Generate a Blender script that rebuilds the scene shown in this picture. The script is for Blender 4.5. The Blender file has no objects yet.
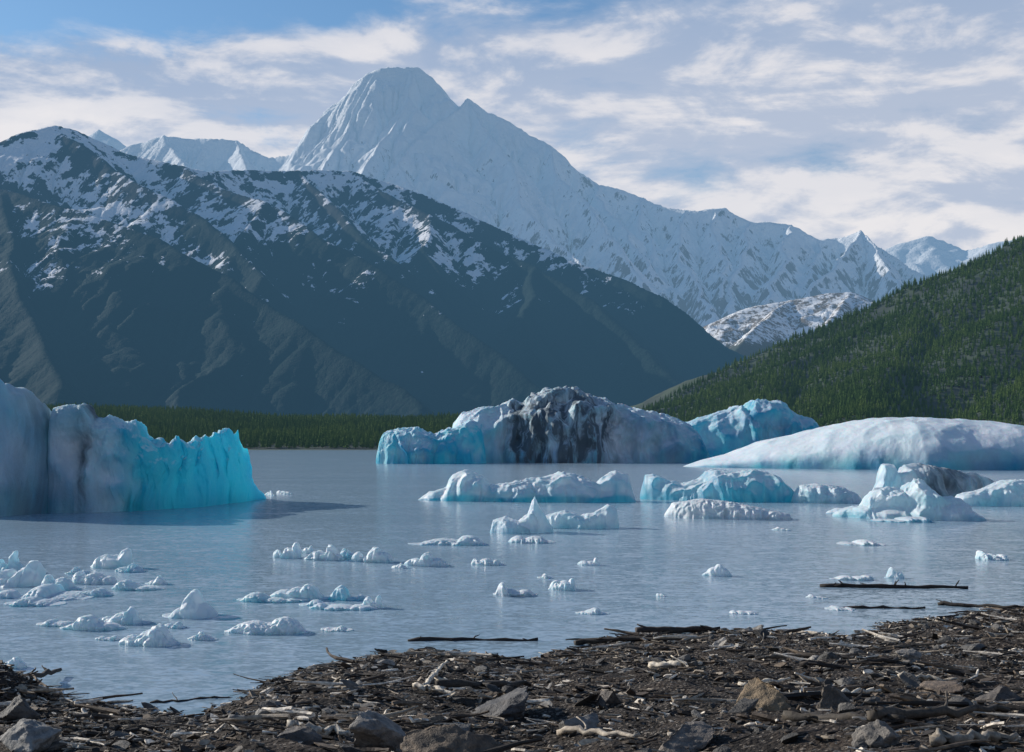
import bpy, math, random
import numpy as np
random.seed(7); rng=np.random.default_rng(7)
scene=bpy.context.scene
F=1024*50/36.0; HOR=446.0; CH=4.0
pitch=math.atan((HOR-376)/F)
cp,sp=math.cos(pitch),math.sin(pitch)
def ray(u,v):
    a=(u-512)/F; b=(376-v)/F
    return np.array([a, cp-b*sp, sp+b*cp])
def P(u,v,d):
    r=ray(u,v); t=d/r[1]
    return (r[0]*t, d, CH+r[2]*t)
def G(u,v,z0=0.0):
    r=ray(u,v); t=(z0-CH)/r[2]
    return (r[0]*t, r[1]*t, z0)
# ---------------- noise
_p=np.arange(256); np.random.default_rng(3).shuffle(_p); PERM=np.concatenate([_p,_p,_p])
GR=np.array([[1,1,0],[-1,1,0],[1,-1,0],[-1,-1,0],[1,0,1],[-1,0,1],[1,0,-1],[-1,0,-1],[0,1,1],[0,-1,1],[0,1,-1],[0,-1,-1],[1,1,0],[-1,1,0],[0,-1,1],[0,-1,-1]],float)
def pn(x,y,z=0.0):
    x=np.asarray(x,float); y=np.asarray(y,float); z=np.asarray(z,float)
    x,y,z=np.broadcast_arrays(x,y,z)
    xi=np.floor(x).astype(int); yi=np.floor(y).astype(int); zi=np.floor(z).astype(int)
    xf=x-xi; yf=y-yi; zf=z-zi
    u=xf*xf*xf*(xf*(xf*6-15)+10); v=yf*yf*yf*(yf*(yf*6-15)+10); w=zf*zf*zf*(zf*(zf*6-15)+10)
    xi&=255; yi&=255; zi&=255
    def g(i,j,k):
        h=PERM[PERM[PERM[xi+i]+yi+j]+zi+k]&15
        gr=GR[h]
        return gr[...,0]*(xf-i)+gr[...,1]*(yf-j)+gr[...,2]*(zf-k)
    def L(a,b,t): return a+(b-a)*t
    return L(L(L(g(0,0,0),g(1,0,0),u),L(g(0,1,0),g(1,1,0),u),v),L(L(g(0,0,1),g(1,0,1),u),L(g(0,1,1),g(1,1,1),u),v),w)
def fbm(x,y,z=0.0,o=4,gain=.5):
    s=0;a=1;f=1
    for i in range(o):
        s=s+a*pn(x*f+17.3*i,y*f+9.1*i,np.asarray(z)*f+3.7*i); a*=gain; f*=2.03
    return s
def ridged(x,y,z=0.0,o=4,gain=.5):
    s=0;a=1;f=1;n=0
    for i in range(o):
        s=s+a*(1-2*np.abs(pn(x*f+11.3*i,y*f+5.1*i,np.asarray(z)*f+3.7*i))); n+=a; a*=gain; f*=2.03
    return s/n
def sstep(a,b,x):
    t=np.clip((x-a)/(b-a),0,1); return t*t*(3-2*t)
# ---------------- mesh helpers
def mesh_obj(name,V,Fc,mat=None,smooth=True,attrs=None,loops=None):
    me=bpy.data.meshes.new(name)
    V=np.asarray(V,np.float32).reshape(-1,3); Fc=np.asarray(Fc,np.int32)
    k=Fc.shape[1]; n=len(Fc)
    me.vertices.add(len(V)); me.vertices.foreach_set("co",V.ravel())
    me.loops.add(n*k); me.loops.foreach_set("vertex_index",Fc.ravel())
    me.polygons.add(n)
    me.polygons.foreach_set("loop_start",np.arange(0,n*k,k,dtype=np.int32))
    me.polygons.foreach_set("loop_total",np.full(n,k,np.int32))
    me.polygons.foreach_set("use_smooth",np.full(n,smooth,bool))
    me.update(calc_edges=True)
    if attrs:
        for an,av in attrs.items():
            av=np.asarray(av,np.float32)
            if av.ndim==2:
                a=me.attributes.new(an,'FLOAT_COLOR','POINT')
                if av.shape[1]==3: av=np.hstack([av,np.ones((len(av),1),np.float32)])
                a.data.foreach_set("color",av.astype(np.float32).ravel())
            else:
                a=me.attributes.new(an,'FLOAT','POINT'); a.data.foreach_set("value",av.ravel())
    ob=bpy.data.objects.new(name,me); scene.collection.objects.link(ob)
    if mat: me.materials.append(mat)
    return ob
def gridfaces(nx,ny):
    i=np.arange(nx*ny).reshape(ny,nx)
    return np.stack([i[:-1,:-1],i[:-1,1:],i[1:,1:],i[1:,:-1]],-1).reshape(-1,4)
def hf(name,X,Y,Z,mat,attrs=None,smooth=True):
    ny,nx=X.shape
    return mesh_obj(name,np.stack([X,Y,Z],-1).reshape(-1,3),gridfaces(nx,ny),mat,smooth,{k:v.ravel() for k,v in (attrs or {}).items()})
# ---------------- node helper
class NT:
    def __init__(s,nt): s.nt=nt; s.n=nt.nodes; s.l=nt.links
    def new(s,t,**k):
        n=s.n.new(t)
        for a,b in k.items(): setattr(n,a,b)
        return n
    def set(s,sock,val):
        if isinstance(val,bpy.types.NodeSocket): s.l.new(val,sock)
        elif val is not None:
            if isinstance(val,(tuple,list)) and sock.type=='RGBA' and len(val)==3: val=(*val,1)
            sock.default_value=val
    def math(s,op,a,b=None,c=None,clamp=False):
        n=s.new('ShaderNodeMath',operation=op); n.use_clamp=clamp
        s.set(n.inputs[0],a)
        if b is not None: s.set(n.inputs[1],b)
        if c is not None: s.set(n.inputs[2],c)
        return n.outputs[0]
    def vmath(s,op,a,b=None):
        n=s.new('ShaderNodeVectorMath',operation=op); s.set(n.inputs[0],a)
        if b is not None: s.set(n.inputs[1],b)
        return n.outputs[0]
    def mix(s,f,a,b,bt='MIX'):
        n=s.new('ShaderNodeMix',data_type='RGBA',blend_type=bt)
        s.set(n.inputs[0],f); s.set(n.inputs[6],a); s.set(n.inputs[7],b); return n.outputs[2]
    def rng(s,v,a,b,c=0,d=1,smooth=True):
        n=s.new('ShaderNodeMapRange'); 
        if smooth: n.interpolation_type='SMOOTHSTEP'
        s.set(n.inputs[0],v)
        for i,x in enumerate((a,b,c,d)): s.set(n.inputs[i+1],x)
        return n.outputs[0]
    def noise(s,vec,scale,detail=4,rough=.55,dist=0.0,col=False):
        n=s.new('ShaderNodeTexNoise'); s.set(n.inputs['Vector'],vec)
        n.inputs['Scale'].default_value=scale; n.inputs['Detail'].default_value=detail
        n.inputs['Roughness'].default_value=rough; n.inputs['Distortion'].default_value=dist
        return n.outputs[1 if col else 0]
    def mapping(s,vec,scale=(1,1,1),loc=(0,0,0),rot=(0,0,0)):
        n=s.new('ShaderNodeMapping'); s.set(n.inputs[0],vec)
        n.inputs['Scale'].default_value=scale; n.inputs['Location'].default_value=loc; n.inputs['Rotation'].default_value=rot
        return n.outputs[0]
    def attr(s,name,out=2):
        n=s.new('ShaderNodeAttribute'); n.attribute_name=name; return n.outputs[out]
    def geo(s,o): 
        return s.new('ShaderNodeNewGeometry').outputs[o]
    def sep(s,v):
        n=s.new('ShaderNodeSeparateXYZ'); s.set(n.inputs[0],v); return n.outputs
    def bump(s,h,dist,strength=1.0):
        n=s.new('ShaderNodeBump'); s.set(n.inputs['Height'],h); n.inputs['Distance'].default_value=dist; n.inputs['Strength'].default_value=strength
        return n.outputs[0]
def newmat(name):
    m=bpy.data.materials.new(name); m.use_nodes=True; m.node_tree.nodes.clear()
    t=NT(m.node_tree); t.out=t.new('ShaderNodeOutputMaterial')
    t.b=t.new('ShaderNodeBsdfPrincipled'); t.l.new(t.b.outputs[0],t.out.inputs[0])
    return m,t
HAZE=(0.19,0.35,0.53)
def painted_haze(t,L=21000.0,col=HAZE,strength=1.0):  # distance haze painted into surfaces as emission, growing with world Y
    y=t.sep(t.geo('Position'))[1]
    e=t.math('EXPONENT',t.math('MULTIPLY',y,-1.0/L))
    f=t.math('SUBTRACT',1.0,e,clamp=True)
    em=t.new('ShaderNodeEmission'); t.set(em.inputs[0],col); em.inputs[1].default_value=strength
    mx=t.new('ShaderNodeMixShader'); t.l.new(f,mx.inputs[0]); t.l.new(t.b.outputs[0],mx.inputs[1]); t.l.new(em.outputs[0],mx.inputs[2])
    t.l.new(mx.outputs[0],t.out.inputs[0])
# ================= CAMERA / SUN / WORLD
cam=bpy.data.cameras.new("camera"); cam.lens=50; cam.sensor_width=36; cam.clip_start=.1; cam.clip_end=60000
co=bpy.data.objects.new("camera",cam); scene.collection.objects.link(co)
co.location=(0,0,CH); co.rotation_euler=(math.radians(90)+pitch,0,0); scene.camera=co
from mathutils import Vector
SEL=math.radians(23); SAZ=math.radians(-58)   # azimuth from +Y, clockwise
sd=Vector((math.sin(SAZ)*math.cos(SEL),math.cos(SAZ)*math.cos(SEL),math.sin(SEL)))
sl=bpy.data.lights.new("sun",'SUN'); sl.energy=5.0; sl.angle=math.radians(.5); sl.color=(1,.93,.83)
so=bpy.data.objects.new("sun",sl); scene.collection.objects.link(so); so.rotation_euler=sd.to_track_quat('Z','Y').to_euler(); so.location=(-50,10,60)
w=bpy.data.worlds.new("World"); scene.world=w; w.use_nodes=True; w.node_tree.nodes.clear(); t=NT(w.node_tree)
out=t.new('ShaderNodeOutputWorld'); sky=t.new('ShaderNodeTexSky'); sky.sky_type='NISHITA'; sky.sun_disc=False
sky.sun_elevation=SEL; sky.sun_rotation=SAZ%(2*math.pi); sky.air_density=1.0; sky.dust_density=.4; sky.ozone_density=2.0
bg=t.new('ShaderNodeBackground'); t.l.new(t.mix(1.0,sky.outputs[0],(0.74,.97,1.13),'MULTIPLY'),bg.inputs[0]); bg.inputs[1].default_value=.10
tc=t.new('ShaderNodeTexCoord').outputs['Generated']; xyz=t.sep(tc)
def dens(off):
    a=t.noise(t.mapping(tc,(1.9,1.9,6.6),(0.3+off[0]*1.9,0,off[1]*6.6+.25)),1.9,9,.56,.35)
    b=t.noise(t.mapping(tc,(6,6,15),(2.3+off[0]*6,0,.4+off[1]*15)),1.9,8,.60,.4)
    return t.math('ADD',t.math('MULTIPLY',a,.70),t.math('MULTIPLY',b,.34))
d0=dens((0,0)); d1=dens((-.006,.013))
left=t.rng(xyz[0],-.40,.20,0.0,.05,False)
top=t.math('SUBTRACT',xyz[2],left)
bias=t.rng(top,.225,.29,.19,-.10)
cov=t.math('ADD',d0,bias)
cf=t.rng(cov,.48,.64)
lit=t.rng(t.math('SUBTRACT',d0,d1),-.04,.06)
thick=t.rng(d0,.48,.66)
lum=t.math('ADD',t.math('ADD',t.math('MULTIPLY',lit,.62),t.math('MULTIPLY',thick,.28)),t.rng(top,.17,.25,.24,0),clamp=True)
ccol=t.mix(lum,(.38,.48,.66),(.90,.87,.88))
cb=t.new('ShaderNodeBackground'); t.l.new(ccol,cb.inputs[0]); cb.inputs[1].default_value=.95
mx=t.new('ShaderNodeMixShader'); t.l.new(t.math('MULTIPLY',cf,.94),mx.inputs[0]); t.l.new(bg.outputs[0],mx.inputs[1]); t.l.new(cb.outputs[0],mx.inputs[2]); t.l.new(mx.outputs[0],out.inputs[0])
scene.view_settings.view_transform='Standard'; scene.view_settings.look='None'; scene.view_settings.exposure=0
# ================= MOUNTAINS
def ridge_field(X,Y,lines,warp=40,wsc=400.,ease=.35,er=600.):
    Xw=X+warp*fbm(X/wsc,Y/wsc,1.5,3); Yw=Y+warp*fbm(X/wsc,Y/wsc,7.5,3)
    H=np.full(X.shape,-1e9); D=np.zeros(X.shape)
    for li,(pts,slope) in enumerate(lines):
        for a,b in zip(pts[:-1],pts[1:]):
            ax,ay,az=a; bx,by,bz_=b
            dx,dy=bx-ax,by-ay; L2=dx*dx+dy*dy
            tt=np.clip(((Xw-ax)*dx+(Yw-ay)*dy)/L2,0,1)
            ex=Xw-(ax+tt*dx); ey=Yw-(ay+tt*dy); d=np.sqrt(ex*ex+ey*ey)
            z=az+(bz_-az)*tt-slope*d*(1-ease*d/(d+er))
            m=z>H; H=np.where(m,z,H); D=np.where(m,d,D)
    return H,D
def erode(Z,k,iters,expo=.5,keep=None):
    ny,nx=Z.shape; n=ny*nx; idx=np.arange(n).reshape(ny,nx)
    offs=[(-1,0),(1,0),(0,-1),(0,1),(-1,-1),(-1,1),(1,-1),(1,1)]
    Aacc=None
    for it in range(iters):
        best=np.zeros((ny,nx)); rcv=idx.copy()
        Zp=np.pad(Z,1,mode='edge'); Ip=np.pad(idx,1,mode='edge')
        for (a,b) in offs:
            dd=math.sqrt(a*a+b*b); s=(Z-Zp[1+a:1+a+ny,1+b:1+b+nx])/dd
            m=s>best; best=np.where(m,s,best); rcv=np.where(m,Ip[1+a:1+a+ny,1+b:1+b+nx],rcv)
        z=Z.ravel(); order=np.argsort(-z,kind='stable').tolist(); r=rcv.ravel().tolist(); A=[1.0]*n
        for i in order:
            q=r[i]
            if q!=i: A[q]+=A[i]
        An=np.minimum(np.array(A),4000.); f=(k*An**expo).tolist(); h=z.tolist()
        for i in reversed(order):
            q=r[i]
            if q!=i: ff=f[i]; h[i]=(h[i]+ff*h[q])/(1+ff)
        Z=np.array(h).reshape(ny,nx); Aacc=An.reshape(ny,nx)
    return Z,Aacc
def make_mount(name,x0,x1,y0,y1,step,lines,mat,base=60.,nz=40.,snowfn=None,fine=0.,seed=0.,warp=40,k=.012,iters=14,nsc=260.,ease=.35,er=600.):
    xs=np.arange(x0,x1,step); ys=np.arange(y0,y1,step*1.1)
    X,Y=np.meshgrid(xs,ys)
    H,D=ridge_field(X,Y,lines,warp,400.,ease,er)
    r=ridged(X/nsc+.5*fbm(X/500,Y/500,3.3+seed,3),Y/nsc,seed,5,.5)
    Z=H+nz*sstep(10,260,D)*(r-.55)*1.8+nz*.10*fbm(X/60,Y/60,5.,2)+step*.25*rng.random(X.shape)
    Z=np.maximum(Z,base-80+10*fbm(X/300,Y/300,2.,3))
    Z0=Z.copy(); Z,A=erode(Z,k,iters)
    Zq=np.pad(Z,1,mode='edge'); Z=Z*.75+.25*(Zq[:-2,1:-1]+Zq[2:,1:-1]+Zq[1:-1,:-2]+Zq[1:-1,2:])/4
    cut=np.clip((Z0-Z)/(nz*1.2),0,1.5)
    if fine: Z=Z+fine*rng.random(Z.shape)
    gy,gx=np.gradient(Z,step*1.1,step); sl=np.sqrt(gx*gx+gy*gy)
    at=snowfn(X,Y,Z,sl,cut,r,D)
    return hf(name,X,Y,Z,mat,at)
def pl(*p): return [P(*q) for q in p]
# -- snow massif
def snowrock(name,L,fr=1.0,rk=((.05,.060,.070),(.17,.16,.155)),low=False,bs=26):
    m,t=newmat(name)
    pos=t.geo('Position'); nf=t.noise(pos,.006*fr,8,.68); nf2=t.noise(t.mapping(pos,(1,1,.35)),.02*fr,6,.65)
    s=t.math('ADD',t.attr('snow'),t.math('ADD',t.math('MULTIPLY',t.math('SUBTRACT',nf,.5),1.3),t.math('MULTIPLY',t.math('SUBTRACT',nf2,.5),1.1)))
    sf=t.rng(s,.36,.54)
    rock=t.mix(nf2,*rk)
    if low: rock=t.mix(t.rng(t.sep(pos)[2],430,560),(.014,.028,.016),rock)
    t.set(t.b.inputs['Base Color'],t.mix(sf,rock,t.mix(nf,(.84,.86,.90),(.92,.92,.92)))); t.b.inputs['Roughness'].default_value=.8; t.b.inputs['Specular IOR Level'].default_value=.1
    t.set(t.b.inputs['Normal'],t.bump(t.math('ADD',t.noise(pos,.014*fr,7,.62),t.math('MULTIPLY',nf2,.5)),bs/fr,.9)); painted_haze(t,L); return m
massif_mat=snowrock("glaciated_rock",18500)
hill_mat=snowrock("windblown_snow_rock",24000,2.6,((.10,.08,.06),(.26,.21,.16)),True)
def snow_massif(X,Y,Z,sl,cut,r,D):
    return {'snow':1.24-sstep(.9,1.7,sl)*.64-sstep(1900,700,Z)*.34+.28*sstep(2200,2800,Z)}
ML=[
 (pl((60,178,12800),(100,162,12600),(135,143,12600),(165,134,12500),(200,137,12500),(238,138,12400),(268,155,12300),(298,153,12200),(312,130,12100),(326,108,12050),(342,94,12030),(355,82,12010),(368,72,12000),(384,66,12000),(400,64,12000),(416,66,12000),(430,74,12000),(441,88,12000),(449,98,12000),(457,105,12000),(467,97,11950),(492,112,11900),(522,127,11900),(545,141,11850),(575,165,11800),(600,181,11800),(640,196,11700),(668,207,11500),(700,208,11300),(730,206,11300),(752,219,11300),(790,222,11300),(820,238,11300),(840,236,11300),(862,228,11200),(880,245,11100),(905,262,10900),(960,285,10500)),1.65),
 (pl((378,69,12000),(352,118,11600),(334,146,11300),(322,168,10900),(306,190,10400),(280,210,9900)),1.3),
 (pl((405,65,12000),(408,95,11650),(392,122,11350),(372,150,10950),(362,178,10450),(350,210,9900)),1.3),
 (pl((466,97,11950),(440,118,11550),(415,137,11200),(396,160,10800),(420,192,10300),(455,225,9800),(490,260,9300)),1.4),
 (pl((466,97,11950),(490,135,11500),(510,165,11050),(522,197,10600),(552,235,10000),(585,268,9400),(620,295,9000)),1.4),
 (pl((545,141,11850),(560,175,11350),(590,207,10800),(615,237,10200),(645,278,9500)),1.35),
 (pl((600,181,11800),(600,205,11300),(625,225,10800),(650,262,10000)),1.4),
 (pl((640,196,11700),(636,220,11200),(652,250,10600),(672,290,9800)),1.35),
 (pl((690,207,11300),(674,232,10850),(680,258,10350),(700,287,9700),(712,318,9000)),1.45),
 (pl((720,207,11300),(712,235,10850),(725,262,10300),(722,292,9700)),1.4),
 (pl((752,219,11300),(745,245,10700),(735,275,10100),(728,305,9500)),1.4),
 (pl((790,222,11300),(785,250,10700),(775,280,9900),(760,305,9400)),1.4),
 (pl((820,238,11300),(812,258,10800),(800,285,10100)),1.4),
 (pl((862,228,11200),(840,258,10600),(815,282,10000),(795,305,9500)),1.45),
 (pl((862,228,11200),(890,264,10500),(905,290,9800)),1.4),
 (pl((165,134,12500),(180,160,11800),(200,190,11000)),1.3),
 (pl((238,138,12400),(245,165,11700),(260,190,11000)),1.3),
]
make_mount("snow_mountain",-4400,4600,8600,13200,14,ML,massif_mat,nz=95.,snowfn=snow_massif,seed=1.7,warp=60,k=.020,iters=18,nsc=560.,ease=.42,er=500.)
# -- distant range behind
BL=[(pl((60,150,17000),(100,128,17000),(118,140,17000),(150,165,17000)),1.),
 (pl((870,258,16500),(888,246,16500),(905,240,16500),(925,234,16500),(950,242,16400),(965,250,16300),(990,243,16000),(1015,238,16000),(1060,225,16000),(1150,200,16000)),1.0),
 (pl((780,245,16500),(830,252,16500),(870,258,16500)),1.0)]
make_mount("distant_mountain",-6500,8500,14800,17800,38,BL,massif_mat,nz=90.,snowfn=snow_massif,seed=4.1,k=.015,iters=8,nsc=900.,ease=.5,er=400.)
# -- front range
m,t=newmat("alpine_slope")
pos=t.geo('Position'); z=t.sep(pos)[2]
nf=t.noise(pos,.007,8,.68); nf2=t.noise(t.mapping(pos,(1,1,.4)),.026,6,.66); nf3=t.noise(pos,.09,3,.6)
s=t.math('ADD',t.attr('snow'),t.math('ADD',t.math('MULTIPLY',t.math('SUBTRACT',nf,.5),2.2),t.math('MULTIPLY',t.math('SUBTRACT',nf2,.5),2.0)))
sf=t.rng(s,.48,.57)
zz=t.math('ADD',z,t.math('MULTIPLY',t.math('SUBTRACT',nf,.5),500))
forest=t.mix(t.rng(nf3,.35,.65),(.004,.012,.012),(.007,.021,.017))
alp=t.mix(nf2,(.006,.017,.016),(.013,.026,.022)); rockc=t.mix(nf2,(.020,.027,.033),(.055,.058,.063))
c=t.mix(t.rng(zz,350,560),forest,alp); c=t.mix(t.rng(zz,660,900),c,rockc)
t.set(t.b.inputs['Base Color'],t.mix(sf,c,(.86,.86,.89))); t.b.inputs['Roughness'].default_value=.85; t.b.inputs['Specular IOR Level'].default_value=.05
t.set(t.b.inputs['Normal'],t.bump(t.math('ADD',nf2,t.math('MULTIPLY',nf3,.35)),14,.6)); painted_haze(t,14000,(.10,.25,.41))
alpine=m
def snow_front(X,Y,Z,sl,cut,r,D):
    s=.12+.46*sstep(400,850,Z)+.14*sstep(900,1250,Z)+cut*.26-sstep(.8,1.3,sl)*.30-.25*sstep(500,320,Z)+.30*pn(X/380,Y/380,4.)-.15*sstep(60,0,D)
    return {'snow':s}
FL=[
 (pl((-250,170,5200),(-100,158,5200),(0,141,5300),(30,131,5350),(60,125,5400),(78,129,5430),(105,143,5500),(135,157,5500),(180,166,5400),(205,172,5450),(240,169,5600),(300,169,5700),(350,170,5800),(400,186,5700),(450,206,5600),(500,226,5500),(560,253,5300),(620,276,5100),(660,296,4950),(690,318,4850),(715,342,4750),(735,358,4650),(770,395,4500)),.95),
 (pl((-250,165,5000),(-100,170,4900),(0,188,4700),(80,210,4450),(150,236,4250),(230,277,4000),(320,332,3700),(420,402,3300)),.80),
 (pl((60,126,5400),(110,165,5100),(165,195,4850),(205,215,4700),(235,245,4450),(262,275,4250)),.90),
 (pl((180,166,5400),(225,190,5150),(266,200,4950),(310,226,4750),(370,262,4500),(430,303,4250),(500,352,3950),(560,402,3650)),.88),
 (pl((300,169,5700),(335,205,5300),(365,235,5000),(400,262,4750)),.90),
 (pl((350,171,5800),(398,200,5500),(430,214,5350),(475,240,5150),(530,266,4950),(590,300,4650),(640,342,4350),(690,398,4000)),.88),
 (pl((430,214,5350),(425,245,5000),(440,275,4750)),.9),
 (pl((0,188,4700),(10,250,4200),(30,320,3700),(60,385,3300)),.75),
 (pl((266,200,4950),(250,240,4650),(240,270,4400)),.9),
 (pl((530,266,4950),(520,310,4500),(540,360,4100)),.8),
]
make_mount("alpine_mountain",-3200,1500,2900,6500,9.5,FL,alpine,base=60,nz=34.,snowfn=snow_front,fine=2.,seed=2.2,warp=35,k=.014,iters=16,nsc=340.,ease=.36,er=500.)
# -- low snowy glacial hill in the valley
SL=[(pl((690,342,7200),(712,328,7200),(728,316,7200),(745,308,7200),(790,299,7200),(830,292,7200),(852,291,7200),(868,297,7200),(885,306,7200),(900,300,7300),(940,283,7500),(985,258,7700),(1040,235,7900)),.60),
    (pl((790,299,7200),(760,325,6700),(740,352,6300)),.9),(pl((852,291,7200),(830,320,6700),(800,352,6300)),.8)]
def snow_hill(X,Y,Z,sl,cut,r,D): return {'snow':.46+cut*.15-sstep(1850,2150,X)*.45-.9*sstep(500,410,Z)}
make_mount("snowy_hill",600,3800,5600,8200,12,SL,hill_mat,base=60,nz=34.,snowfn=snow_hill,seed=6.2,warp=40,k=.012,iters=8,nsc=170.)
# ================= FAR SHORE + RIGHT HILL
hill_lines=[(pl((560,424,2300),(640,412,2350),(700,395,2350),(740,379,2400),(780,362,2400),(830,342,2450),(880,322,2450),(930,298,2500),(980,269,2500),(1024,241,2550),(1100,198,2600),(1250,140,2700)),.66),
 (pl((930,298,2500),(900,345,2200),(870,385,1900),(850,415,1600)),.5),
 (pl((1060,222,2550),(1060,290,2200),(1040,360,1900),(1020,415,1600)),.5),
 (pl((780,362,2400),(770,390,2150),(760,412,1850)),.45)]
def far_z(X,Y):
    shore=1432+14*fbm(X/160,X*0+3,0.,3)
    s=Y-shore
    z=np.where(s<0,s*.05,np.minimum(s*.075,1.5+s*.052))
    z=np.minimum(z,38+.004*s)+np.clip(s/200,0,1)*4*fbm(X/180,Y/180,8.,3)
    z=z+14*sstep(-350,-600,X)*sstep(200,500,s)
    z=np.where(s>900,z-(s-900)*.02,z)
    H,D=ridge_field(X,Y,hill_lines,22,300.)
    H=H-4+6*fbm(X/90,Y/90,1.,3)+np.minimum(D,120)*.12*ridged(X/170,Y/170,2.,3)
    H=np.where(s<400,np.minimum(H,s*.42),H)
    return np.maximum(z,H)
xs=np.arange(-1800,2000,14.); ys=np.concatenate([np.arange(1380,3000,12.),np.arange(3000,5600,80.)])
X,Y=np.meshgrid(xs,ys)
m,t=newmat("forest_floor"); pos=t.geo('Position')
t.set(t.b.inputs['Base Color'],t.mix(t.rng(t.noise(pos,.02,5),.4,.6),(.012,.022,.010),(.03,.05,.018))); t.b.inputs['Roughness'].default_value=.95; painted_haze(t,22000)
hf("forested_hill",X,Y,far_z(X,Y),m)
# conifers
def foliage_mat(name,c1,c2,c3):
    m,t=newmat(name); oi=t.new('ShaderNodeObjectInfo'); pos=t.geo('Position')
    r=oi.outputs['Random']; big=t.noise(pos,.006,4)
    c=t.mix(r,c1,c2); c=t.mix(t.rng(big,.42,.62),c,t.mix(r,c2,c3))
    t.set(t.b.inputs['Base Color'],c); t.b.inputs['Roughness'].default_value=.9; t.b.inputs['Specular IOR Level'].default_value=.05; painted_haze(t,24000,(.13,.27,.38)); return m
fol=foliage_mat("conifer_foliage",(.036,.075,.016),(.070,.120,.026),(.11,.155,.034))
bark,t=newmat("bark"); t.set(t.b.inputs['Base Color'],(.06,.045,.035)); t.b.inputs['Roughness'].default_value=.9
tc_=bpy.data.collections.new("conifer_variants")
def conifer(seed):
    r=random.Random(seed); V=[];Fc=[]
    for k in range(6):
        a=k*math.pi/3; V.append((.02*math.cos(a),.02*math.sin(a),-.03))
    for k in range(6):
        a=k*math.pi/3; V.append((.004*math.cos(a),.004*math.sin(a),.95))
    for k in range(6): Fc.append((k,(k+1)%6,6+(k+1)%6)); Fc.append((k,6+(k+1)%6,6+k))
    ntr=len(Fc); tiers=9
    for i in range(tiers):
        q=i/(tiers-1); z=.12+.80*q; R=(.20*(1-q)**.8+.02)*r.uniform(.8,1.2); h=.15*(1-q*.4)
        c=len(V); V.append((r.uniform(-.01,.01),r.uniform(-.01,.01),z+h))
        n=12; a0=r.random()*6
        for k in range(n):
            a=a0+k*2*math.pi/n; rr=R*(r.uniform(.85,1.25) if k%2 else r.uniform(.35,.6))
            V.append((rr*math.cos(a),rr*math.sin(a),z-(.03 if k%2 else -.02)+r.uniform(-.015,.015)))
        for k in range(n): Fc.append((c,c+1+k,c+1+(k+1)%n))
    me=bpy.data.meshes.new("conifer"); me.from_pydata(V,[],Fc); me.materials.append(fol); me.materials.append(bark)
    for i in range(ntr): me.polygons[i].material_index=1
    o=bpy.data.objects.new("conifer",me); tc_.objects.link(o); return o
for sdd in range(4): conifer(sdd)
def scatter_trees(name,pts,scl):
    me=bpy.data.meshes.new(name); me.vertices.add(len(pts)); me.vertices.foreach_set("co",np.asarray(pts,np.float32).ravel())
    a=me.attributes.new("scl",'FLOAT_VECTOR','POINT'); a.data.foreach_set("vector",np.asarray(scl,np.float32).ravel())
    ro=np.zeros((len(pts),3),np.float32); ro[:,2]=rng.random(len(pts))*6.28
    a=me.attributes.new("rt",'FLOAT_VECTOR','POINT'); a.data.foreach_set("vector",ro.ravel())
    ob=bpy.data.objects.new(name,me); scene.collection.objects.link(ob)
    ng=bpy.data.node_groups.new("scatter",'GeometryNodeTree')
    ng.interface.new_socket("Geometry",in_out='INPUT',socket_type='NodeSocketGeometry'); ng.interface.new_socket("Geometry",in_out='OUTPUT',socket_type='NodeSocketGeometry')
    gi=ng.nodes.new('NodeGroupInput'); go=ng.nodes.new('NodeGroupOutput'); ip=ng.nodes.new('GeometryNodeInstanceOnPoints'); ci=ng.nodes.new('GeometryNodeCollectionInfo')
    ci.inputs['Collection'].default_value=tc_; ci.inputs['Separate Children'].default_value=True; ci.inputs['Reset Children'].default_value=True
    def na(n):
        x=ng.nodes.new('GeometryNodeInputNamedAttribute'); x.data_type='FLOAT_VECTOR'; x.inputs['Name'].default_value=n; return x.outputs[0]
    ng.links.new(gi.outputs[0],ip.inputs['Points']); ng.links.new(ci.outputs[0],ip.inputs['Instance']); ip.inputs['Pick Instance'].default_value=True
    ng.links.new(na("scl"),ip.inputs['Scale']); ng.links.new(na("rt"),ip.inputs['Rotation']); ng.links.new(ip.outputs[0],go.inputs[0])
    md=ob.modifiers.new("scatter",'NODES'); md.node_group=ng
def forest_pts(x0,x1,y0,y1,sp,frus=True):
    xs=np.arange(x0,x1,sp); ys=np.arange(y0,y1,sp); X,Y=np.meshgrid(xs,ys); X=X.ravel()+rng.uniform(-.55,.55,X.size)*sp; Y=Y.ravel()+rng.uniform(-.55,.55,Y.size)*sp
    Z=far_z(X,Y); k=(Z>1.2)&(np.abs(X)<Y*.46+40)
    k&=rng.random(len(X))<np.clip(.95+.8*pn(X/110,Y/110,3.),.35,1)
    X,Y,Z=X[k],Y[k],Z[k]; h=(8+8*rng.random(len(X)))*(1+.35*pn(X/120,Y/120,5.)); wd=h*rng.uniform(.9,1.4,len(X))
    return np.stack([X,Y,Z-.3],1),np.stack([wd,wd,h],1)
a,b=forest_pts(-900,1250,1425,2750,8.0)
print("trees",len(a)); scatter_trees("conifer_forest",a,b)
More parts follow.
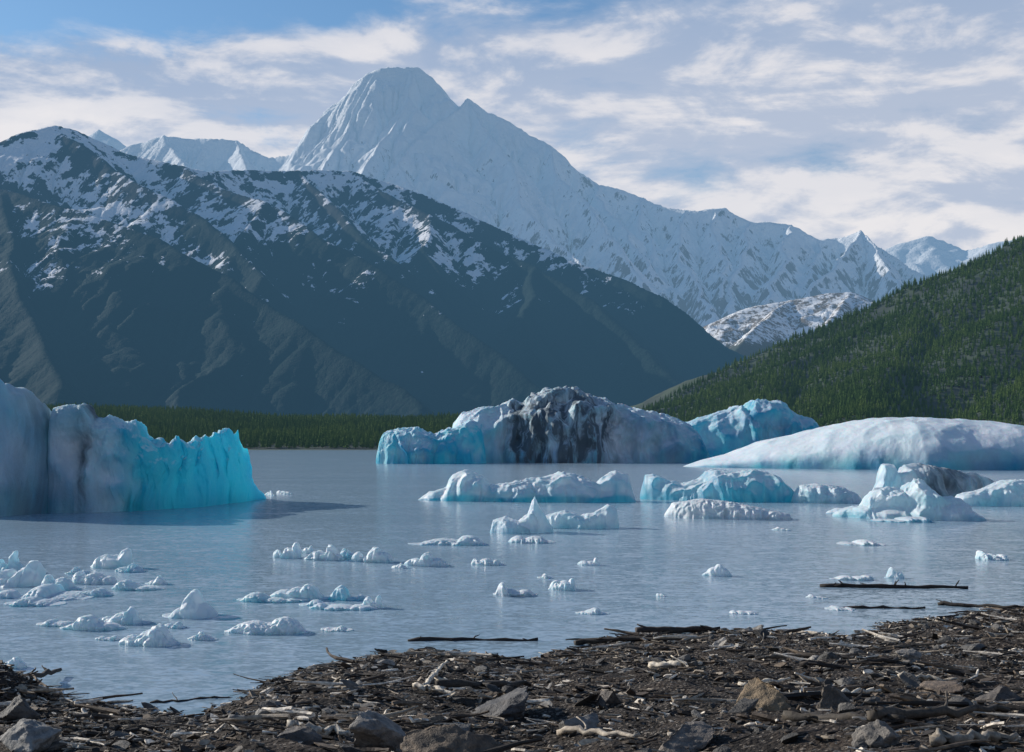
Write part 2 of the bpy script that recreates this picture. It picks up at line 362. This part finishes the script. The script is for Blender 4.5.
# ================= LAKE
m,t=newmat("glacial_water"); pos=t.geo('Position')
w3=t.noise(t.mapping(pos,(.03,.11,1)),1.0,4,.6)
def slope(sc,k,ax=(1,1.5,1)):
    c=t.noise(t.mapping(pos,ax),sc,2,.5,.2,col=True); return t.vmath('MULTIPLY',t.vmath('SUBTRACT',c,(.5,.5,.5)),(k*.6,k,0))
sm=t.vmath('ADD',t.vmath('ADD',slope(.9,.20,(1,2.,1)),slope(3.2,.34,(1,1.6,1))),slope(9.,.34,(1,1.3,1)))
sc_=t.new('ShaderNodeVectorMath',operation='SCALE'); t.l.new(sm,sc_.inputs[0]); t.l.new(t.rng(w3,.3,.7,.7,1.15),sc_.inputs['Scale'])
nrm=t.vmath('NORMALIZE',t.vmath('ADD',sc_.outputs[0],(0,0,1)))
t.l.new(nrm,t.b.inputs['Normal'])
t.set(t.b.inputs['Base Color'],t.mix(w3,(.26,.37,.46),(.32,.43,.52))); t.b.inputs['Roughness'].default_value=.16; t.b.inputs['IOR'].default_value=1.333
mesh_obj("lake_water",[(-6000,-300,0),(6000,-300,0),(6000,3400,0),(-6000,3400,0)],[(0,1,2,3)],m,False)
# ================= BEACH
spts=[(-60,14),(-15,20.5),(-8.6,22.6),(-7,22.0),(-4.3,21.6),(-4.0,24.6),(-2.4,28.2),(-.9,27.6),(.2,26.4),(1.2,28.4),(2.7,30.4),(5.4,31.0),(7.1,30.2),(9.5,33),(12.4,35.4),(30,41),(60,50)]
sx=[p[0] for p in spts]; sy=[p[1] for p in spts]
def bz(x,y):
    x=np.asarray(x,float); y=np.asarray(y,float)
    s=np.interp(x,sx,sy)-y+.75*fbm(x/1.6,y/1.6,2.,4,.6)
    z=np.where(s>0,.085*s-.03*np.clip(s,0,3)*np.exp(-s/2),.11*s)
    z=np.where(s>24,.085*24+.02*(s-24),z)
    z=z+.12*fbm(x/1.3,y/1.3,5.,3)*np.clip(.35+s/6,.2,1)+.03*fbm(x/.25,y/.25,8.,2)
    z=z+.6*np.exp(-(((x+8.1)/.8)**2+((y-22.3)/.8)**2))
    return np.maximum(z,-3)
m,t=newmat("beach_soil"); pos=t.geo('Position'); z=t.sep(pos)[2]
a_=t.noise(pos,1.3,6,.65); b_=t.noise(pos,14,5,.7); c_=t.noise(pos,55,3,.7)
vor=t.new('ShaderNodeTexVoronoi'); t.l.new(pos,vor.inputs['Vector']); vor.inputs['Scale'].default_value=22; vor.feature='F1'
col=t.mix(t.rng(a_,.38,.62),(.014,.011,.009),(.050,.037,.028)); col=t.mix(t.rng(b_,.5,.72),col,(.092,.074,.058))
vc=t.new('ShaderNodeTexVoronoi'); t.l.new(pos,vc.inputs['Vector']); vc.inputs['Scale'].default_value=38
sepc=t.sep(vc.outputs['Color'])
col=t.mix(t.rng(sepc[0],.84,.92),col,(.22,.19,.16))
wet=t.rng(z,.0,.12,.45,1.0); 
t.set(t.b.inputs['Base Color'],t.mix(1.0,col,t.mix(wet,(0,0,0),(1,1,1)),'MULTIPLY')); t.set(t.b.inputs['Roughness'],t.rng(z,.0,.15,.35,.9)); t.b.inputs['Specular IOR Level'].default_value=.25
t.set(t.b.inputs['Normal'],t.bump(t.math('ADD',t.math('ADD',b_,t.math('MULTIPLY',c_,.5)),t.math('MULTIPLY',vor.outputs[0],-1.0)),.06,1.0))
beach_mat=m
xs=np.arange(-20,26,.07); ys=np.arange(4,44,.07); X,Y=np.meshgrid(xs,ys)
hf("beach",X,Y,bz(X,Y),beach_mat)
g=np.concatenate([-np.geomspace(26000,60,24),np.arange(-56,60,4.),np.geomspace(60,26000,24)]); gy=np.concatenate([-np.geomspace(26000,60,16),np.arange(-56,60,4.),np.geomspace(60,26000,24)])
X,Y=np.meshgrid(g,gy); hf("ground",X,Y,bz(X,Y)-.35,beach_mat)
def hit(u,v):
    r=ray(u,v); 
    for d in np.arange(8,60,.04):
        q=r*(d/r[1]); 
        if CH+q[2]<=max(float(bz(q[0],q[1])),0): return q[0],q[1],max(float(bz(q[0],q[1])),0)
    return q[0],q[1],0
# ---- scatter of stones & sticks
import bmesh
def ico(sub):
    bm=bmesh.new(); bmesh.ops.create_icosphere(bm,subdivisions=sub,radius=1); V=np.array([v.co[:] for v in bm.verts]); Fc=np.array([[v.index for v in f.verts] for f in bm.faces]); bm.free(); return V,Fc
def rotm(a,b,c):
    ca,sa,cb,sb,cc,sc=math.cos(a),math.sin(a),math.cos(b),math.sin(b),math.cos(c),math.sin(c)
    return np.array([[cc,-sc,0],[sc,cc,0],[0,0,1]])@np.array([[cb,0,sb],[0,1,0],[-sb,0,cb]])@np.array([[1,0,0],[0,ca,-sa],[0,sa,ca]])
def rockshape(sub,seed,amp=.35,planes=9):
    V,Fc=ico(sub); r=np.random.default_rng(seed)
    for i in range(planes):
        n=r.normal(size=3); n/=np.linalg.norm(n); c=r.uniform(.35,.75); d=V@n; V=V-np.outer(np.maximum(d-c,0),n)
    V=V*(1+amp*.5*fbm(V[:,0]*1.2+seed,V[:,1]*1.2,V[:,2]*1.2,3))[:,None]
    return V,Fc
m,t=newmat("stone"); pos=t.geo('Position'); n_=t.noise(pos,9,6,.65); n2_=t.noise(pos,60,3,.6)
c=t.mix(1.0,t.attr('tint',0),t.mix(t.rng(n_,.3,.7),(.5,.5,.5),(1.4,1.33,1.22)),'MULTIPLY')
t.set(t.b.inputs['Base Color'],c); t.b.inputs['Roughness'].default_value=.75; t.set(t.b.inputs['Normal'],t.bump(t.math('ADD',n_,t.math('MULTIPLY',n2_,.3)),.05,.9)); stone=m
m,t=newmat("weathered_wood"); pos=t.geo('Position'); n_=t.noise(pos,20,5,.65)
c=t.mix(1.0,t.attr('tint',0),t.mix(t.rng(n_,.3,.7),(.55,.52,.5),(1.2,1.2,1.15)),'MULTIPLY')
t.set(t.b.inputs['Base Color'],c); t.b.inputs['Roughness'].default_value=.8; t.set(t.b.inputs['Normal'],t.bump(n_,.01,.8)); wood=m
def sample_beach(n,dens):
    out=[]
    while len(out)<n:
        x=rng.uniform(-13,17,4000); y=rng.uniform(9,37,4000)**1.0; z=bz(x,y); s=np.interp(x,sx,sy)-y
        k=(z>-.03)&(np.abs(x)<y*.38+1)&(rng.random(4000)<dens(x,y,s))
        out+=list(zip(x[k],y[k],z[k]))
    return out[:n]
clump=lambda x,y,s: np.clip(.40+1.3*pn(x/1.1,y/.8,3.),.03,1)
rocks=[rockshape(1,i) for i in range(8)]; rocks2=[rockshape(2,i+20) for i in range(8)]
def scatter_stones(name,pts,smin,smax,tmpl,pw=2.5):
    VV=[];FF=[];CC=[];o=0
    for (x,y,z) in pts:
        V,Fc=tmpl[rng.integers(len(tmpl))]; s=smin+(smax-smin)*rng.random()**pw
        R=rotm(rng.random()*.6,rng.random()*.6,rng.random()*6.28); q=(V*np.array([s,s*rng.uniform(.5,.9),s*rng.uniform(.25,.6)]))@R.T+np.array([x,y,z+s*.10])
        VV.append(q);FF.append(Fc+o);o+=len(q)
        b=rng.choice([.04,.07,.13,.26],p=[.36,.30,.22,.12])*rng.uniform(.8,1.2); c=np.array([b*1.04,b,b*.95]); CC.append(np.tile(c,(len(q),1)))
    return mesh_obj(name,np.concatenate(VV),np.concatenate(FF),stone,False,{'tint':np.concatenate(CC)})
scatter_stones("gravel",sample_beach(13000,clump),.012,.07,rocks)
scatter_stones("beach_stones",sample_beach(560,clump),.06,.24,rocks2,3)
def tube(path,rad,n=6):
    path=np.asarray(path,float); V=[];Fc=[]; m_=len(path)
    for i,p in enumerate(path):
        d=path[min(i+1,m_-1)]-path[max(i-1,0)]; d/=np.linalg.norm(d)+1e-9; a=np.cross(d,[0.1,.2,1]); a/=np.linalg.norm(a)+1e-9; b=np.cross(d,a)
        for k in range(n):
            th=k*2*math.pi/n; rr=rad[i]*(1+.25*math.sin(k*2.3+i*1.7)); V.append(p+rr*(math.cos(th)*a+math.sin(th)*b))
    for i in range(m_-1):
        for k in range(n): Fc.append((i*n+k,i*n+(k+1)%n,(i+1)*n+(k+1)%n,(i+1)*n+k))
    c0=len(V); V.append(path[0]); c1=len(V); V.append(path[-1])
    for k in range(n): Fc.append((c0,(k+1)%n,k,k)); Fc.append((c1,(m_-1)*n+k,(m_-1)*n+(k+1)%n,(m_-1)*n+(k+1)%n))
    tri=[]; 
    for f in Fc:
        tri.append((f[0],f[1],f[2])); 
        if f[2]!=f[3]: tri.append((f[0],f[2],f[3]))
    return np.array(V),np.array(tri)
WC=[(.028,.021,.016),(.07,.05,.036),(.16,.12,.085),(.38,.32,.25),(.72,.65,.56)]
def stick(x,y,z,L,r,ang=None,tilt=None,n=6,seg=5):
    ang=rng.uniform(-.8,.8)+(math.pi if rng.random()<.5 else 0) if ang is None else ang; tilt=rng.normal()*.09 if tilt is None else tilt
    pts=[];cur=np.array([0.,0,0]); a=ang; e=tilt
    for i in range(seg+1):
        pts.append(cur.copy()); cur=cur+np.array([math.cos(a)*math.cos(e),math.sin(a)*math.cos(e),math.sin(e)])*L/seg; a+=rng.normal()*.14; e+=rng.normal()*.05
    pts=np.array(pts)+np.array([x,y,z+r*.6]); rad=[r*(1-.55*i/seg) for i in range(seg+1)]
    return tube(pts,rad,n)
def sticks(name,pts,Lf,p):
    VV=[];FF=[];CC=[];o=0
    for (x,y,z) in pts:
        L,r=Lf(); V,Fc=stick(x,y,z+.01,L,r); VV.append(V);FF.append(Fc+o);o+=len(V)
        c=np.array(WC[rng.choice(5,p=p)])*rng.uniform(.8,1.2); CC.append(np.tile(c,(len(V),1)))
    return mesh_obj(name,np.concatenate(VV),np.concatenate(FF),wood,False,{'tint':np.concatenate(CC)})
shorey=lambda x,y,s: np.clip(.3+1.2*pn(x/1.4,y/.9,13.)+.5*np.exp(-np.abs(s)/2)+1.2*np.exp(-(((x+8)/1.2)**2+((y-21.5)/1.2)**2)),.04,1)
sticks("driftwood_twigs",sample_beach(5200,shorey),lambda:(rng.uniform(.06,.42),rng.uniform(.006,.018)),[.25,.18,.17,.20,.20])
sticks("driftwood_branches",sample_beach(330,shorey),lambda:(rng.uniform(.3,1.0),rng.uniform(.015,.045)),[.28,.20,.15,.18,.19])
VV=[];FF=[];CC=[];o=0
for (x,y,z) in sample_beach(7500,shorey):
    n=6; L=rng.uniform(.02,.15)*rng.uniform(.6,1); W=L*rng.uniform(.2,.6); th=rng.uniform(.004,.014)
    a=np.arange(n)*2*math.pi/n; rr=rng.uniform(.6,1.2,n); top=np.stack([L*np.cos(a)*rr,W*np.sin(a)*rr,np.full(n,th)],1); bot=top*[1,1,-1]
    V=np.concatenate([top,bot]); V=V@rotm(rng.normal()*.5,rng.normal()*.35,rng.uniform(-1.1,1.1)).T+[x,y,z+.018]
    Fc=[(0,i,i+1) for i in range(1,n-1)]+[(n,n+i+1,n+i) for i in range(1,n-1)]
    for i in range(n): j=(i+1)%n; Fc+=[(i,n+i,n+j),(i,n+j,j)]
    VV.append(V);FF.append(np.array(Fc)+o);o+=len(V); CC.append(np.tile(np.array(WC[rng.choice(5,p=[.33,.23,.17,.14,.13])])*rng.uniform(.8,1.2),(len(V),1)))
mesh_obj("bark_chips",np.concatenate(VV),np.concatenate(FF),wood,False,{'tint':np.concatenate(CC)})
# ---- named boulders
def boulder(u,v,wpx,hpx,tint,seed,flat=1.):
    x,y,z=hit(u,v); s=wpx/2*y/F; h=hpx*y/F
    V,Fc=rockshape(5,seed,.45,11); V=V*(1+.10*fbm(V[:,0]*3,V[:,1]*3,V[:,2]*3+seed,5,.6))[:,None]
    sx_=s/np.abs(V[:,0]).max(); sz_=h*.9/np.abs(V[:,2]).max()
    V=(V*[sx_,sx_*.8,sz_])@rotm(.1,.15*(-1)**seed,.3*(-1)**seed).T+[x,y,z+h*.3]
    mesh_obj("boulder",V,Fc,stone,True,{'tint':np.tile(tint,(len(V),1))})
for b in [(375,748,78,40,(.22,.21,.20),31),(452,762,116,34,(.13,.10,.075),42),(503,716,74,22,(.085,.085,.09),53),(757,710,64,26,(.24,.18,.115),64),(22,748,74,26,(.25,.25,.245),75),(15,719,48,20,(.11,.11,.11),86),
          (575,732,52,17,(.19,.19,.19),97),(838,709,46,18,(.11,.095,.08),18),(940,694,48,13,(.17,.13,.10),29),(690,749,64,18,(.18,.16,.145),33),(1000,702,48,16,(.10,.09,.085),71),(610,704,40,13,(.09,.08,.075),73),
          (300,742,62,18,(.10,.09,.085),44),(975,652,32,11,(.10,.10,.10),55),(910,662,32,11,(.22,.21,.20),66),(880,744,56,20,(.16,.15,.14),91)]:
    boulder(*b)
# ---- logs
def log(name,u0,v0,u1,v1,r,tint,lift=.03,branches=0,up=.35):
    p0=np.array(hit(u0,v0)); p1=np.array(hit(u1,v1)); n=12
    pts=[p0+(p1-p0)*i/n+np.array([0,rng.normal()*.05,rng.normal()*.015+lift]) for i in range(n+1)]
    V,Fc=tube(pts,[r*(1-.5*i/n)*rng.uniform(.85,1.15) for i in range(n+1)],10); VV=[V];FF=[Fc];o=len(V)
    for k in range(branches):
        q=pts[rng.integers(1,n)]; V,Fc=stick(q[0],q[1],q[2],rng.uniform(.1,.35),r*.35,ang=rng.uniform(0,6.28),tilt=rng.uniform(.1,up)); VV.append(V);FF.append(Fc+o);o+=len(V)
    V=np.concatenate(VV); mesh_obj(name,V,np.concatenate(FF),wood,True,{'tint':np.tile(tint,(len(V),1))})
DK=(.025,.02,.017); PALE=(.68,.61,.51)
log("driftwood_log",820,587,968,589,.07,DK,.04,9,.9)
log("driftwood_log",842,608,925,609,.05,DK,.015,2)
log("driftwood_log",938,605,1024,608,.05,DK,.02,3)
log("driftwood_log",636,634,720,632,.09,(.04,.03,.025),.06,2)
log("driftwood_log",575,645,690,640,.06,(.03,.024,.02),.05,3)
log("driftwood_log",408,641,538,641,.05,DK,.015,5,.8)
log("driftwood_log",650,669,702,668,.055,PALE,.05,1)
log("driftwood_log",414,690,455,698,.04,PALE,.06,1)
log("driftwood_log",425,692,447,665,.035,PALE,.07,2)
log("driftwood_log",436,684,470,690,.03,PALE,.06,0)
log("driftwood_log",440,690,530,687,.07,(.035,.028,.022),.05,2)
log("driftwood_log",785,722,905,726,.05,(.05,.04,.03),.05,1)
log("driftwood_log",870,722,1010,716,.05,(.08,.065,.05),.05,2)
log("driftwood_log",800,668,900,664,.05,(.04,.03,.024),.04,2)
log("driftwood_log",0,690,60,676,.06,DK,.10,5)
log("driftwood_log",150,703,235,697,.03,DK,.0,3)
log("driftwood_log",290,730,350,738,.05,(.5,.46,.4),.04,1)
log("driftwood_log",930,745,1015,742,.05,(.36,.31,.25),.04,1)
log("driftwood_log",560,735,640,742,.035,(.45,.39,.32),.04,1)
log("driftwood_log",740,688,790,684,.03,PALE,.04,1)
log("driftwood_log",820,700,880,694,.03,PALE,.04,1)
log("driftwood_log",900,680,960,684,.03,(.5,.44,.36),.04,1)
# ================= ICE
def ice_mat(name,sss=.25,scale=.6,bmp=.2,wup=.55,tr=.4,trmin=.0):
    m,t=newmat(name); pos=t.geo('Position'); nz=t.sep(t.geo('Normal'))[2]
    n_=t.noise(pos,.9,6,.62); n2_=t.noise(pos,6,5,.65); n3_=t.noise(t.mapping(pos,(.35,.35,.12)),1.0,6,.62,.6); n4_=t.noise(pos,.22,3,.5)
    up=t.rng(t.math('ADD',nz,t.math('MULTIPLY',t.math('SUBTRACT',n_,.5),.9)),.35,.95)
    blue=t.math('MULTIPLY',t.attr('blue'),t.math('SUBTRACT',1.0,t.math('MULTIPLY',up,wup)),clamp=True)
    tint=t.mix(t.rng(n4_,.35,.65),(.025,.27,.52),(.05,.50,.64))  # blue ice colour, turquoise end saturated to suggest backlit transmission
    c=t.mix(blue,(.85,.90,.93),tint)
    d=t.math('MULTIPLY',t.attr('dirt_shade'),t.rng(n3_,.28,.66))  # mask holds real dirt and, on some bergs, painted shade
    c=t.mix(t.math('MULTIPLY',d,.92,clamp=True),c,t.mix(n2_,(.045,.085,.11),(.13,.16,.185)))
    t.set(t.b.inputs['Base Color'],c); t.set(t.b.inputs['Roughness'],t.math('ADD',t.rng(n2_,.3,.7,.38,.65),t.math('MULTIPLY',d,.25))); t.b.inputs['Specular IOR Level'].default_value=.3
    nod=t.math('SUBTRACT',1.0,d,clamp=True)
    t.set(t.b.inputs['Subsurface Weight'],t.math('MULTIPLY',nod,sss)); t.b.inputs['Subsurface Radius'].default_value=(.12,.75,1.0); t.b.inputs['Subsurface Scale'].default_value=scale
    bp=t.bump(t.math('ADD',t.math('ADD',t.math('MULTIPLY',n3_,.6),t.math('MULTIPLY',n2_,.3)),t.math('MULTIPLY',n_,.6)),bmp,.8); t.set(t.b.inputs['Normal'],bp)
    tl=t.new('ShaderNodeBsdfTranslucent'); t.l.new(t.mix(blue,(.84,.93,.96),(.14,.76,.88)),tl.inputs[0]); t.l.new(bp,tl.inputs[1])
    mx=t.new('ShaderNodeMixShader'); t.l.new(t.math('MULTIPLY',t.math('ADD',t.math('MULTIPLY',blue,tr),trmin),nod),mx.inputs[0])
    t.l.new(t.b.outputs[0],mx.inputs[1]); t.l.new(tl.outputs[0],mx.inputs[2]); t.l.new(mx.outputs[0],t.out.inputs[0]); return m
ice_big=ice_mat("glacier_ice",.30,1.0,.30,.55,.38,.04); ice_small=ice_mat("brash_ice",.2,.15,.025,.8,.3,.30)
def berg(name,top,base,depth,mat,blue=.4,dirt_shade=None,p=.55,amp=.06,seed=0,N=260,M=90,groove=.0,rough=.5,bluefn=None,skew=0.,qs=1.,dn=.35):
    us=np.array([q[0] for q in top],float); bu=[q[0] for q in base]; bv=[q[1] for q in base]
    U=np.linspace(us[0],us[-1],N); VT=np.interp(U,us,[q[1] for q in top]); VB=np.interp(U,bu,bv)
    yf=np.array([G(512,v)[1] for v in VB]); ycr=yf+depth*.4
    xx=(U-512)/F*ycr; H=np.array([max(P(512,vt,yc)[2],.02) for vt,yc in zip(VT,ycr)])
    W=xx[-1]-xx[0]; sc=max(H.max(),W*.12)
    tt=np.linspace(0,1,N); taper=np.clip(np.sin(np.pi*np.clip(tt,0.0,1))**.45,0.0,1)
    Dn=depth*.5*taper*(1+dn*fbm(tt*W/sc*(1.2 if dn>.2 else .35),tt*0+seed,.5,4 if dn>.2 else 2))
    th=np.linspace(-.12,math.pi+.12,M); TH,DD=np.meshgrid(th,Dn); HH=np.repeat(H[:,None],M,1); XX=np.repeat(xx[:,None],M,1); YC=np.repeat((yf+depth*.45)[:,None],M,1)
    c=np.cos(TH); s=np.sin(TH)
    y=YC-DD*np.sign(c)*np.abs(c)**.75+skew*DD*np.clip(s,0,1)
    z=HH*np.sign(s)*np.abs(s)**p
    q=sc*.55*qs
    nx=pn(XX/q+seed,y/q,z/q+3)+rough*ridged(XX/q*2,y/q*2,z/q*2+seed,3)
    big=-np.abs(pn(XX/q*1.3,y/q*1.3,z/q*1.3+seed))*2+.6-.9*np.abs(pn(XX/q*.6,y/q*.6,z/q*.5+seed+9))+rough*fbm(XX/q*3,y/q*3,z/q*3+seed,4)
    gr=groove*(1-2*np.abs(pn(XX/(q*.35)+.4*fbm(XX/q,z/q,seed,2),z/(q*2.5),seed+.5)))
    A=amp*sc
    nrm_y=-np.sign(c)*np.abs(c); nrm_z=np.clip(s,0,1)
    endf=np.repeat(taper[:,None],M,1)
    y2=y+nrm_y*A*(big*1.6+gr*2)*endf; z2=z+nrm_z*A*(big*.45+rough*fbm(XX/q*4,y/q*4,seed+5.,3))*np.clip(z/(.2*sc)+.3,0,1)*endf
    x2=XX+A*.9*nx*endf
    z2=np.where(s<0,np.minimum(z2,-.05*sc),z2)
    ut=np.repeat(U[:,None],M,1)
    hrel=np.clip(z2/np.maximum(HH,.01),0,1)
    bl=np.full(ut.shape,blue)+.35*pn(XX/q,y/q,z/q+9) if bluefn is None else bluefn(ut,hrel,big)
    bl=bl+sstep(.25,.0,z2/sc)*.25
    di=np.zeros(ut.shape) if dirt_shade is None else dirt_shade(ut,hrel)
    return mesh_obj(name,np.stack([x2,y2,z2],-1).reshape(-1,3),gridfaces(M,N)[:, ::-1],mat,True,{'blue':np.clip(bl,0,1).ravel(),'dirt_shade':di.ravel()})
# big left bergs
berg("iceberg",[(-150,440),(-110,400),(-50,380),(0,386),(25,392),(45,404),(54,430),(60,470),(64,510)],[(-150,512),(0,518),(64,514)],9,ice_big,dirt_shade=lambda u,h:.40+.35*sstep(10,50,u)+.2*sstep(.4,.1,h),bluefn=lambda u,h,b:.55+.25*b,amp=.10,seed=3,p=.5,groove=.15,qs=1.4)  # darkening paints the shaded left part and the undercut at the waterline
berg("iceberg",[(48,430),(52,407),(70,405),(84,406),(92,419),(108,418),(122,424),(136,421),(142,440),(160,446),(175,441),(195,438),(205,437),(222,430),(234,431),(242,447),(246,470),(252,484),(262,494),(266,498)],[(48,514),(120,512),(200,507),(266,500)],4.0,ice_big,p=.36,amp=.11,seed=8,groove=.4,
     bluefn=lambda u,h,b:.48+.6*sstep(100,160,u)+.30*b,dirt_shade=lambda u,h:.8*np.exp(-((u-88)/8)**2)+.35*sstep(135,90,u)+.25*sstep(.25,.05,h),N=420,M=140)  # height term paints the dark shade of the waterline undercut
# centre berg
berg("iceberg",[(376,462),(379,440),(384,432),(400,429),(415,427),(425,432),(434,436),(445,430),(456,428),(470,420),(480,424),(486,462)],[(376,464),(486,464)],22,ice_big,p=.45,amp=.11,seed=12,groove=.3,bluefn=lambda u,h,b:.80+.4*b)
berg("iceberg",[(448,462),(452,424),(462,413),(480,409),(498,404),(508,399),(520,403),(530,395),(545,391),(562,392),(572,390),(588,399),(600,402),(620,406),(645,412),(668,416),(690,426),(705,445),(712,463)],[(448,463),(712,463)],34,ice_big,p=.5,amp=.14,seed=15,groove=.4,N=420,M=120,qs=1.2,rough=.45,
     bluefn=lambda u,h,b:.45+.35*b+.3*sstep(640,700,u),dirt_shade=lambda u,h:1.05*sstep(498,514,u)*sstep(622,596,u)*(.95-.35*sstep(.85,1.,h))+.35*sstep(470,500,u)*sstep(720,640,u))
berg("iceberg",[(672,455),(678,425),(700,419),(722,412),(735,404),(744,412),(750,402),(765,401),(778,402),(792,414),(806,420),(814,430),(835,432),(850,455)],[(672,461),(850,461)],28,ice_big,p=.45,amp=.13,seed=19,groove=.35,qs=1.2,rough=.4,bluefn=lambda u,h,b:.75+.4*b,dirt_shade=lambda u,h:.5*sstep(720,760,u)*sstep(.9,.5,h))
# big right berg
berg("iceberg",[(684,467),(705,460),(730,454),(765,442),(800,434),(822,429),(840,424),(880,418),(920,417),(960,419),(1000,421),(1030,427),(1080,440),(1150,460)],[(684,468),(900,470),(1150,471)],36,ice_big,p=.60,amp=.06,seed=27,groove=.0,N=420,M=120,rough=.30,qs=2.4,dn=.12,bluefn=lambda u,h,b:.30+.25*b+.35*sstep(.55,.15,h),dirt_shade=lambda u,h:.25*sstep(.5,.2,h),skew=.25)  # lower front painted darker and bluer, as shade on its ledge
# floes mid
berg("iceberg",[(418,500),(428,492),(446,488),(455,475),(465,471),(478,476),(490,486),(505,484),(520,482),(545,477),(560,473),(580,477),(596,483),(606,474),(615,470),(628,474),(632,490),(636,502)],[(418,501),(636,503)],6,ice_small,p=.5,amp=.20,seed=31,groove=.05,rough=.3,qs=1.4,bluefn=lambda u,h,b:.28+.4*b+.5*sstep(.35,.1,h))
berg("iceberg",[(640,497),(645,475),(652,474),(665,480),(680,484),(700,480),(708,471),(715,470),(735,473),(750,469),(765,472),(780,478),(792,490),(796,500)],[(640,500),(796,503)],6,ice_small,p=.5,amp=.17,rough=.28,qs=1.4,seed=35,bluefn=lambda u,h,b:.65+.35*b)
berg("iceberg",[(664,515),(672,503),(700,499),(730,502),(760,508),(788,514),(792,519)],[(664,518),(792,521)],3,ice_small,p=.6,amp=.12,rough=.3,seed=37,blue=.05,dirt_shade=lambda u,h:.25*(h>0))
berg("iceberg",[(490,532),(494,520),(504,517),(516,522),(526,514),(534,497),(540,508),(547,520),(553,530)],[(490,534),(553,533)],2.0,ice_small,p=.55,amp=.16,rough=.22,qs=1.3,seed=39,blue=.25)
berg("iceberg",[(540,527),(545,516),(565,510),(580,516),(596,512),(608,505),(616,508),(619,525)],[(540,529),(619,529)],2.2,ice_small,p=.55,amp=.16,rough=.22,qs=1.3,seed=41,blue=.25)
berg("iceberg",[(870,500),(878,480),(882,464),(892,464),(897,476),(905,466),(920,464),(950,470),(975,474),(992,480),(996,492)],[(870,503),(996,498)],5,ice_small,p=.6,amp=.14,rough=.3,qs=1.3,seed=43,bluefn=lambda u,h,b:.3+.3*b,dirt_shade=lambda u,h:1.0*sstep(900,920,u))
berg("iceberg",[(950,505),(960,494),(985,488),(1005,481),(1024,480),(1060,492),(1070,502)],[(950,507),(1070,505)],4,ice_small,p=.5,amp=.14,rough=.25,qs=1.3,seed=44,blue=.3)
berg("iceberg",[(832,514),(845,508),(862,506),(872,490),(885,487),(900,492),(912,480),(925,482),(936,498),(955,498),(970,512),(985,520)],[(832,518),(985,522)],4,ice_small,p=.6,amp=.20,rough=.28,qs=1.3,seed=46,blue=.25)
berg("iceberg",[(790,500),(800,486),(815,484),(840,487),(855,494),(862,502)],[(790,503),(862,504)],3.5,ice_small,p=.5,amp=.18,rough=.25,qs=1.4,seed=48,blue=.3)
# small pieces
def bit(u,v,wd,h,blue=.10,dirt_shade=0.,kind=None):
    r=random.Random(int(u*31+v*7)); n=r.randint(3,6); tops=[]
    pk=r.uniform(.1,.9); pw=r.uniform(.2,.5); h=h*.85
    N=70; lumps=[(r.uniform(.08,.92),r.uniform(.12,.32),r.uniform(.3,.8)) for _ in range(n)]+[(pk,r.uniform(.12,.22),1.0)]
    for i in range(N+1):
        q=i/N; e=math.sin(math.pi*q)**pw if 0<q<1 else 0
        hh=max(max(a*max(0,1-((q-c)/w_)**2)**.5 for c,w_,a in lumps),.16)
        tops.append((u-wd/2+wd*q, v-h*e*hh))
    dep=wd/F*(G(u,v)[1])*r.uniform(.5,1.0)
    berg("ice_chunk",tops,[(u-wd/2,v),(u+wd/2,v+1)],dep,ice_small,blue=blue,p=r.uniform(.4,.7),amp=r.uniform(.12,.24),seed=r.random()*90,N=100,M=52,rough=.2,qs=r.uniform(1.,1.8),skew=r.uniform(-.4,.4),dirt_shade=(lambda uu,hh:np.full(uu.shape,dirt_shade)) if dirt_shade else None)
B=[(20,586,56,36),(12,572,30,26,.3),(64,590,40,22,.2),(96,584,44,18),(113,568,42,28),(140,590,52,14,.3),(60,600,70,18,.4),(132,572,30,10,.4),
 (288,558,28,22),(324,560,42,20),(372,562,44,18),(350,558,24,12,.4),(426,566,44,16),(448,545,80,12,.3),(488,565,34,10),(532,543,48,10,.2),(588,565,22,10),(515,596,44,18,.05,.25),(562,590,28,16),(592,614,34,7),
 (192,618,56,32),(96,630,66,18),(128,624,50,20,.2),(152,646,60,24,.1),(62,626,44,8,.2),(268,634,84,22,.08),(205,640,30,10),(300,600,62,20,.25),(275,602,74,12,.4),(348,600,40,18,.5),(345,610,70,12,.3),(372,608,26,22),(338,631,32,6),
 (14,668,34,14),(716,576,30,14),(850,580,44,7),(892,578,20,14),(860,545,48,6),(990,560,32,15),(742,614,28,5),(838,610,30,4),(815,598,22,5),(285,494,16,5),(270,495,10,5),(928,516,60,14,.3),(850,514,50,10,.3),(900,522,60,8,.5),
 (38,606,60,10,.4),(90,596,50,10,.35),(158,584,22,10),(8,598,40,12,.3),(80,574,26,8,.3),(306,553,20,12),(400,568,16,6),(250,600,20,8,.2),(320,606,40,7,.4),(110,640,24,6),(176,628,26,8,.2),(545,578,16,5),(660,596,10,4),(780,530,20,4)]
for b in B: bit(*b)
print("done")
